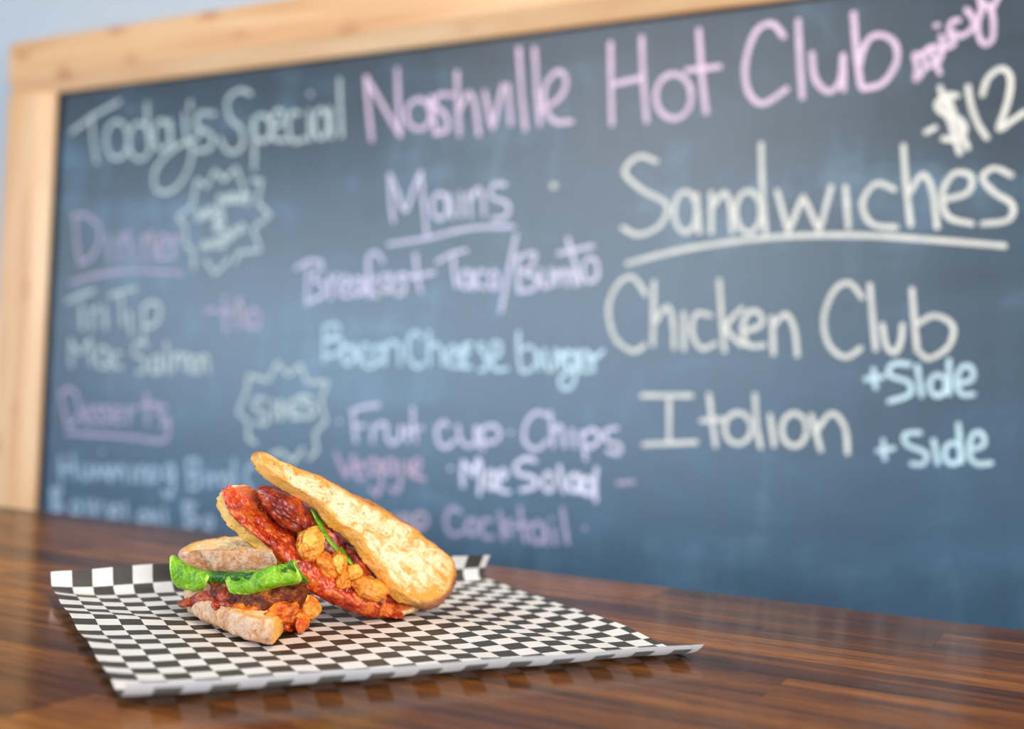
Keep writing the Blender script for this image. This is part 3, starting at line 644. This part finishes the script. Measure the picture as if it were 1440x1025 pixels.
# ---------------------------------------------------------------- food builders
ZMIN = .0026
def clampz(v):
    if v.z < ZMIN: v.z = ZMIN + .25 * 0
    return v
def finish(o, root):
    """vertices were built in world space; express them relative to the empty"""
    off = Vector(root.location)
    for v in o.data.vertices: v.co -= off
    o.parent = root; o.data.update()
def slab(name, mat, root, outline, cutrange, n, t, seed=0, amp=.0008, bulge=.0025, N=170, R=26, crown=.0, cutamp=.0009, roll=.003):
    """bread slice: outline = closed world polyline in one plane; cutrange = (i0,i1) control-point range of the knife cut;
       n = outward normal of the face; t = thickness along -n"""
    # dense outline with corner-preserving sections
    K = len(outline); i0, i1 = cutrange
    cutpts = [outline[(i0 + k) % K] for k in range(((i1 - i0) % K) + 1)]
    rest = [outline[(i1 + k) % K] for k in range(((i0 - i1) % K) + 1)]
    nc = max(20, int(N * .36)); nr = N - nc
    A = resample(catmull(cutpts, 6), nc + 1)[:-1]; B = resample(catmull(rest, 6), nr + 1)[:-1]
    P = A + B; N = len(P); cutf = [1.0] * len(A) + [0.0] * len(B)
    cutf = [sum(cutf[(i + k) % N] for k in (-1, 0, 1)) / 3 for i in range(N)]
    cen = sum(P, Vector()) / N
    vs, rim, cut, edge = [], [], [], []
    def add(p, r, c, e):
        d = amp * fbm(p, 95, seed) + amp * .55 * fbm(p, 330, seed + 3, 3)
        if r > .5: d += (cutamp * c + .0007 * (1 - c)) * fbm(p, 420, seed + 5, 3)
        q = p + n * d * (1 if e < .999 or r < .5 else .4)
        q += (p - cen).normalized() * (r * (amp * 1.6 * fbm(p, 150, seed + 9) + cutamp * c * fbm(p, 500, seed + 11, 2)))
        vs.append(clampz(q)); rim.append(r); cut.append(c); edge.append(e)
    def ringscale(k): return (k / R) ** .8
    for side in (0, 1):
        o = Vector() if side == 0 else -n * t
        rows = range(R, 0, -1) if side == 0 else range(R, 0, -1)
    # top cap from centre outward
    add(cen + n * crown, 0, 0, 0)
    for k in range(1, R + 1):
        f = ringscale(k)
        for i, p in enumerate(P):
            inset = (1 - .0)
            q = cen + (p - cen) * f * (1 - roll / (p - cen).length * (f ** 3) * (1 - cutf[i] * .7))
            add(q + n * crown * (1 - f * f), 0, cutf[i], f)
    # rim
    S_ = 12
    for k in range(1, S_):
        a = math.pi * k / S_
        for i, p in enumerate(P):
            out = (p - cen).normalized(); c = cutf[i]
            prof = math.sin(a) ** .6
            off = -roll * (1 - prof) * (1 - c * .7) + bulge * prof * (1 - c)
            add(p + out * off - n * (t * (.5 - .5 * math.cos(a))), 1, c, 1)
    nb = len(vs)
    for k in range(R, 0, -1):
        f = ringscale(k)
        for i, p in enumerate(P):
            q = cen + (p - cen) * f * (1 - roll / (p - cen).length * (f ** 3) * (1 - cutf[i] * .7))
            add(q - n * t, 0, cutf[i], f)
    add(cen - n * t, 0, 0, 0)
    fs = []; rows = R + (S_ - 1) + R
    for i in range(N): fs.append((0, 1 + i, 1 + (i + 1) % N))
    for k in range(rows - 1):
        b = 1 + k * N
        for i in range(N): fs.append((b + i, b + N + i, b + N + (i + 1) % N, b + (i + 1) % N))
    b = 1 + (rows - 1) * N; last = len(vs) - 1
    for i in range(N): fs.append((last, b + (i + 1) % N, b + i))
    o = link_mesh(name, vs, fs, mat)
    bm = bmesh.new(); bm.from_mesh(o.data); bmesh.ops.recalc_face_normals(bm, faces=bm.faces); bm.to_mesh(o.data); bm.free()
    attr(o, 'rim', rim); attr(o, 'cut', cut); attr(o, 'edge', edge)
    finish(o, root); return o

def sheet(name, mat, root, rowsP, nu, nv, amp=.001, freq=110, thick=.0008, seed=0, ruffle=0, rfreq=9, rough=.0004, droop=0):
    """surface through several polylines [(px,py,d)...], one per row, ruffled in depth"""
    R = []
    for row in rowsP: R.append(resample(catmull([U(*p) for p in row], 6), nu + 1))
    cols = []
    for i in range(nu + 1):
        c = catmull([r[i] for r in R], 8) if len(R) > 2 else [R[0][i], R[1][i]]
        cols.append(resample(c, nv + 1))
    vs, edge = [], []
    for j in range(nv + 1):
        for i in range(nu + 1):
            p = cols[i][j]; e = j / nv
            a = min(i / nu, 1 - i / nu) * 2
            d = amp * fbm(p, freq, seed) + rough * fbm(p, 500, seed + 2, 3)
            d += ruffle * math.sin(i / nu * rfreq * math.tau + 1.3 * fbm(p, 40, seed)) * (e ** 1.3)
            q = p - fwd * d + upv * (d * .45)
            vs.append(clampz(q)); edge.append(max(e ** 3, 1 - min(1, a * 6)))
    W = nu + 1
    fs = [(j * W + i, j * W + i + 1, (j + 1) * W + i + 1, (j + 1) * W + i) for j in range(nv) for i in range(nu)]
    o = link_mesh(name, vs, fs, mat); attr(o, 'edge', edge)
    if thick:
        m = o.modifiers.new('solidify', 'SOLIDIFY'); m.thickness = thick; m.offset = 0
    finish(o, root); return o

_ico = {}
def lump(name, mat, root, px, py, d, rx, ry, ang=0, rd=None, seed=0, amp=.18, sub=5, sq=1.0, crack=0.0):
    """irregular chunk: rx, ry half sizes in photo pixels, ang image rotation (deg, clockwise), rd half depth in metres"""
    k = d / FPX; rx *= k; ry *= k
    if rd is None: rd = (rx + ry) / 2
    if sub not in _ico:
        bm = bmesh.new(); bmesh.ops.create_icosphere(bm, subdivisions=sub, radius=1)
        _ico[sub] = ([v.co.copy() for v in bm.verts], [tuple(v.index for v in f.verts) for f in bm.faces]); bm.free()
    V, F = _ico[sub]; a = math.radians(ang)
    e1 = right * math.cos(a) - upv * math.sin(a); e2 = -right * math.sin(a) - upv * math.cos(a)
    c = U(px, py, d); vs = []
    for v in V:
        s = 1 + amp * noise.fractal(v * 1.3 + Vector((seed * 5.1, seed, 0)), 1, 2, 3) + amp * .16 * noise.fractal(v * 4.2 + Vector((seed, 0, seed * 3.3)), 1, 2, 4)
        if crack:
            q = noise.noise(v * 1.7 + Vector((seed, seed * 2, 4))); s -= crack * max(0, 1 - abs(q) * 9)
        w = Vector([math.copysign(abs(x) ** sq, x) for x in v]) * s
        vs.append(clampz(c + e1 * (w.x * rx) + e2 * (w.y * ry) + fwd * (w.z * rd)))
    o = link_mesh(name, vs, list(F), mat); finish(o, root); return o

# ---------------------------------------------------------------- food materials
B_toast = mat_bread('griddled_bread', (.95, .76, .48), (.66, .30, .035), (.26, .05, .010), (.70, .42, .26), .22, (.86, .40, .035), .8)
B_crust = mat_bread('floured_crust_bread', (.90, .66, .36), (.70, .33, .06), (.50, .18, .05), (.92, .68, .50), .5, (.86, .38, .02), .4)
B_saucy = mat_bread('sauce_soaked_bread', (.30, .018, .003), (.60, .11, .010), (.80, .50, .18), (.95, .84, .56), .6, (.88, .44, .05), .5, (.2, .4))
M_chick = mat_meat('golden_chicken', (.46, .07, .005), (.80, .27, .025), (.92, .46, .08), .33, 80)
M_chickin = mat_meat('pale_chicken', (.50, .09, .006), (.90, .37, .04), (.95, .60, .18), .36, 95)
M_glaze = mat_meat('red_glazed_chicken', (.04, .002, .001), (.25, .012, .003), (.72, .12, .012), .16, 70, 0, .0010, .5)
M_orange = mat_meat('orange_glazed_chicken', (.26, .015, .003), (.70, .13, .008), (.92, .38, .03), .22, 95)
M_sauce = mat_meat('hot_sauce', (.16, .006, .002), (.52, .035, .004), (.86, .24, .02), .14, 75, 0, .0010, .6)
M_bacon = mat_meat('charred_bacon', (.030, .006, .002), (.16, .025, .006), (.66, .19, .035), .36, 130, .6, .0012, .15)
M_bacon2 = mat_meat('red_bacon', (.07, .006, .003), (.30, .025, .006), (.58, .14, .04), .3, 90, .3, .0008, .22)
M_green = mat_lettuce('leaf_lettuce', (.07, .30, .004), (.30, .66, .012), (.82, .92, .16))
M_dgreen = mat_lettuce('dark_leaf', (.010, .06, .008), (.05, .22, .012), (.25, .50, .04))

# ---------------------------------------------------------------- sandwich half A (lying)
loc = table_pt(350, 880)
SA = empty('sandwich_half', (loc.x, loc.y, 0))
tag(SA, 'left sandwich half lying flat with lettuce and bacon showing under its crust', 'sandwich', 'halves of the chicken club sandwich')
Z = Vector((0, 0, 1))
def hz(px, py, z): return on_plane(px, py, Vector((0, 0, z)), Z)
# bottom slice: face at z=zt, outline from visible bottom edge lifted
zt = .0130
base = [hz(383, 908, .0025), hz(340, 898, .0025), hz(305, 882, .0025), hz(276, 868, .0025)]
far = [Vector((-.194, .722, 0)), Vector((-.184, .748, 0)), Vector((-.160, .762, 0)), Vector((-.134, .757, 0)), Vector((-.124, .742, 0))]
cutp = [Vector((-.1205, .70, 0)), Vector((-.1215, .665, 0))]
ol = [Vector((p.x, p.y, zt + .0025)) for p in base + far + cutp]
slab('bread_slice', B_crust, SA, ol, (8, 11), Z, zt, 2, .0012, .0028, roll=.003)
# top slice, slightly tilted: front edge from (252,786)-(395,800), face up
nA = camvec(-.10, .975, -.18).normalized()
Pt = U(330, 770, .694)
olt = [on_plane(px, py, Pt, nA) for px, py in ((385, 776), (355, 773), (315, 774), (283, 772), (262, 775), (256, 770), (272, 762), (298, 757), (340, 753), (360, 751), (374, 755), (382, 766))]
slab('bread_slice', B_crust, SA, olt, (9, 12), nA, .0165, 7, .0012, .0022, roll=.002)

# lettuce between (front plane)
def dA(px): return .688 - (px - 250) / 135 * .043 if px < 385 else .645 + (px - 385) / 60 * .03
def LA(pts, off=0): return [(x, y, dA(x) - off) for x, y in pts]
sheet('lettuce_leaf', M_green, SA, [
    LA([(246, 783), (262, 793), (280, 800), (296, 806)], -.006), LA([(240, 784), (256, 796), (276, 802), (294, 808)], .002),
    LA([(240, 800), (252, 812), (272, 816), (292, 815)], .006), LA([(244, 818), (256, 824), (272, 829), (288, 825)], .003), LA([(252, 826), (262, 829), (274, 831), (284, 829)], -.004)],
    60, 44, .0018, 130, .0009, 3, .0016, 3)
sheet('lettuce_leaf', M_green, SA, [
    LA([(318, 806), (350, 803), (385, 797), (420, 788)], -.008), LA([(316, 812), (345, 810), (380, 800), (415, 795)], .001),
    LA([(320, 826), (345, 824), (378, 818), (424, 812)], .007), LA([(328, 838), (348, 836), (374, 829), (420, 820)], .003), LA([(334, 842), (348, 838), (370, 833), (410, 824)], -.005)],
    90, 44, .0022, 120, .0009, 5, .0020, 5)
sheet('lettuce_leaf', M_dgreen, SA, [LA([(288, 803), (320, 804), (360, 806), (400, 792), (412, 786)], -.004), LA([(290, 808), (318, 811), (350, 808), (395, 800), (420, 800)], .002),
    LA([(290, 816), (316, 818), (350, 818), (395, 812), (430, 812)], .001), LA([(300, 826), (316, 826), (350, 830), (395, 822), (436, 818)], -.006)], 80, 30, .002, 130, .001, 9, .0012, 7)
# bacon and meat
lump('chicken_piece', M_bacon, SA, 372, 838, .700, 62, 22, 6, .034, 3, .2, sq=.85)
sheet('bacon_strip', M_bacon2, SA, [LA([(250, 848), (266, 841), (285, 834), (306, 828), (330, 832)], .002), LA([(253, 851), (270, 847), (288, 843), (312, 842), (334, 850)], .006),
    LA([(257, 852), (275, 850), (292, 849), (316, 856), (336, 862)], .003)], 70, 14, .0016, 140, .0022, 11, .0008, 3)
sheet('bacon_strip', M_bacon, SA, [LA([(298, 820), (318, 822), (335, 830), (352, 836)], .0), LA([(296, 832), (318, 842), (340, 848), (360, 848)], .006),
    LA([(304, 842), (322, 858), (345, 862), (368, 862)], .006), LA([(316, 848), (334, 866), (352, 869), (372, 868)], .001)], 60, 24, .0026, 130, .0022, 13, .0012, 3)
sheet('bacon_strip', M_bacon, SA, [LA([(338, 838), (365, 828), (400, 820), (430, 822)], -.002), LA([(334, 848), (366, 842), (402, 834), (432, 832)], .006),
    LA([(336, 860), (368, 854), (398, 846), (428, 842)], .007), LA([(344, 868), (372, 862), (396, 856), (424, 852)], .001)], 80, 26, .0024, 120, .0022, 17, .0012, 4)
lump('chicken_piece', M_orange, SA, 360, 860, .651, 34, 13, 8, .012, 8, .3)
lump('chicken_piece', M_orange, SA, 394, 862, .645, 28, 15, -14, .013, 43, .3)
lump('chicken_piece', M_glaze, SA, 326, 852, .664, 26, 12, 14, .012, 47, .3)
lump('chicken_piece', M_chick, SA, 432, 856, .678, 20, 17, -20, .014, 12, .25, crack=.12)
lump('chicken_piece', M_orange, SA, 418, 868, .662, 18, 12, 40, .010, 15, .3)
lump('chicken_piece', M_glaze, SA, 437, 854, .686, 12, 15, 0, .014, 19, .25)
lump('chicken_piece', M_sauce, SA, 402, 882, .662, 22, 14, 12, .013, 23, .3)
lump('sauce_drip', M_sauce, SA, 421, 880, .652, 6, 12, -12, .005, 27, .25, 4)
lump('chicken_piece', M_chickin, SA, 427, 842, .664, 8, 6, -20, .005, 31, .2, 4)

# ---------------------------------------------------------------- sandwich half B (leaning)
loc = table_pt(575, 868)
SB = empty('sandwich_half', (loc.x, loc.y, 0))
tag(SB, 'right sandwich half leaning on the other with its big griddled bread face turned up', 'sandwich', 'halves of the chicken club sandwich')
nT = camvec(.67, .423, -.606).normalized()
PT = U(604, 846, .712)
tface = [(366, 640), (371, 652), (388, 668), (418, 686), (451, 706), (472, 731), (502, 752), (517, 775), (541, 804), (557, 826), (572, 840), (590, 845), (608, 846), (626, 837), (637, 818), (640, 800), (635, 785), (616, 768), (594, 753), (589, 747), (563, 731), (538, 716), (502, 699), (488, 690), (461, 675), (433, 664), (418, 658), (390, 645), (373, 636)]
ol = [on_plane(x, y, PT, nT) for x, y in tface]
slab('bread_slice', B_toast, SB, ol, (0, 11), nT, .0092, 4, .0009, .0036, N=230, R=34, cutamp=.0012, roll=.0022)
nL = camvec(.60, .62, -.505).normalized()
PL = U(556, 868, .707)
lc = [(314, 688), (324, 716), (345, 738), (370, 757), (398, 776), (430, 803), (460, 824), (500, 845), (535, 858), (558, 868)]
ol = [on_plane(x, y, PL, nL) for x, y in lc]
dY = camvec(.164, .539, .826)
bk = [ol[-1] + dY * .02 + camvec(.012, -.002, 0), ol[-2] + dY * .042, ol[-4] + dY * .052, ol[-6] + dY * .050, ol[3] + dY * .036, ol[2] + dY * .022 , ol[0] + dY * .006 + camvec(.012, -.001, 0)]
slab('bread_slice', B_saucy, SB, ol + bk, (0, 9), nL, .0100, 6, .0011, .0016, N=220, R=30, cutamp=.0014, roll=.0022)
def dL(x, y): return depth(on_plane(x, y, PL, nL))
# plane of the cut face
a_ = on_plane(314, 688, PL, nL); b_ = on_plane(556, 866, PL, nL); c_ = on_plane(480, 735, PT - nT * .0092, nT)
nC = (b_ - a_).cross(c_ - a_).normalized()
if nC.dot(fwd) > 0: nC = -nC
def dC(x, y, off=0): return depth(on_plane(x, y, a_ + nC * off, nC))
def LC(pts, off=0.0): return [(x, y, dC(x, y, off)) for x, y in pts]
print('DEPTHS', [(round(dL(x, y), 3), round(dC(x, y), 3)) for x, y in ((320, 700), (400, 770), (450, 780), (520, 830))], [round(depth(on_plane(x, y, PT, nT)), 3) for x, y in tface[::5]])
# filling body behind
for x, y, rx, ry, s in ((395, 722, 34, 22, 1), (440, 765, 40, 27, 2), (485, 805, 40, 24, 3), (525, 838, 34, 18, 4)):
    lump('chicken_piece', M_glaze, SB, x + 8, y - 4, dC(x, y, -.010), rx, ry, 40, .014, s, .15, sq=.9)
def K(x, y, k, off=.0022):
    return (x - .70 * k, y + .72 * k, dL(x, y) + .505 * k * .0005 - off)
def LL(x, y, off=.0015): return (x, y, depth(on_plane(x, y, PL + nL * off, nL)))
sheet('sauce_layer', M_sauce, SB, [[LL(322, 683), LL(345, 690), LL(376, 716), LL(406, 748), LL(438, 782), LL(478, 812), LL(524, 838), LL(554, 856)],
    [LL(318, 688), LL(334, 702), LL(362, 728), LL(396, 760), LL(426, 788), LL(466, 816), LL(514, 844), LL(550, 861)],
    [K(x, y, k) for (x, y), k in zip(lc, (0, 0, 0, 0, 2, 5, 5, 5, 5, 5))],
    [K(x, y, k, .0016) for (x, y), k in zip(lc, (1, 2, 2, 3, 10, 18, 18, 17, 14, 11))]], 190, 40, .0016, 120, .0015, 21, .0007, 11, .0010)
lump('chicken_piece', M_glaze, SB, 400, 713, dC(400, 713, .004), 42, 20, 41, .013, 5, .22, 6)
lump('chicken_piece', M_glaze, SB, 427, 728, dC(427, 728, -.001), 24, 14, 52, .011, 29, .22)
lump('chicken_piece', M_chickin, SB, 437, 765, dC(437, 765, .003), 20, 25, 12, .012, 7, .16, 6, crack=.10)
lump('chicken_piece', M_chick, SB, 460, 794, dC(460, 794, .002), 15, 20, -28, .009, 9, .25, crack=.1)
lump('chicken_piece', M_chickin, SB, 477, 791, dC(477, 791, .003), 12, 18, -15, .009, 14, .22, crack=.14)
lump('chicken_piece', M_chick, SB, 483, 817, dC(483, 817, .004), 12, 14, 20, .008, 17, .22, crack=.1)
lump('chicken_piece', M_chickin, SB, 497, 805, dC(497, 805, .004), 13, 12, 5, .009, 22, .2, crack=.1)
lump('chicken_piece', M_chick, SB, 517, 826, dC(517, 826, .004), 29, 16, 22, .010, 26, .22, crack=.12)
lump('chicken_piece', M_orange, SB, 544, 857, dC(544, 857, .001), 12, 12, 40, .008, 33, .25)
lump('chicken_piece', M_glaze, SB, 455, 745, dC(455, 745, -.006), 26, 14, 50, .010, 37, .2)
lump('chicken_piece', M_glaze, SB, 500, 783, dC(500, 783, -.006), 26, 10, 48, .009, 39, .2)
lump('sauce_drip', M_sauce, SB, 557, 868, dC(557, 868, .000), 11, 9, 20, .007, 41, .25, 4)
sheet('lettuce_leaf', M_green, SB, [LC([(433, 713), (452, 722), (470, 756), (496, 786), (520, 812), (535, 824)], -.002),
    LC([(440, 722), (448, 738), (466, 766), (490, 790), (516, 816), (533, 826)], .005), LC([(444, 733), (452, 748), (470, 772), (494, 794), (517, 817), (534, 827)], -.001)], 80, 14, .0012, 130, .0008, 45, .0008, 5)
sheet('lettuce_leaf', M_green, SB, [LC([(348, 700), (356, 695), (366, 690), (376, 684)], -.012), LC([(352, 706), (362, 700), (372, 693), (384, 688)], -.004),
    LC([(362, 708), (370, 704), (378, 700), (388, 696)], -.010)], 30, 16, .0016, 150, .0008, 47, .0012, 3)
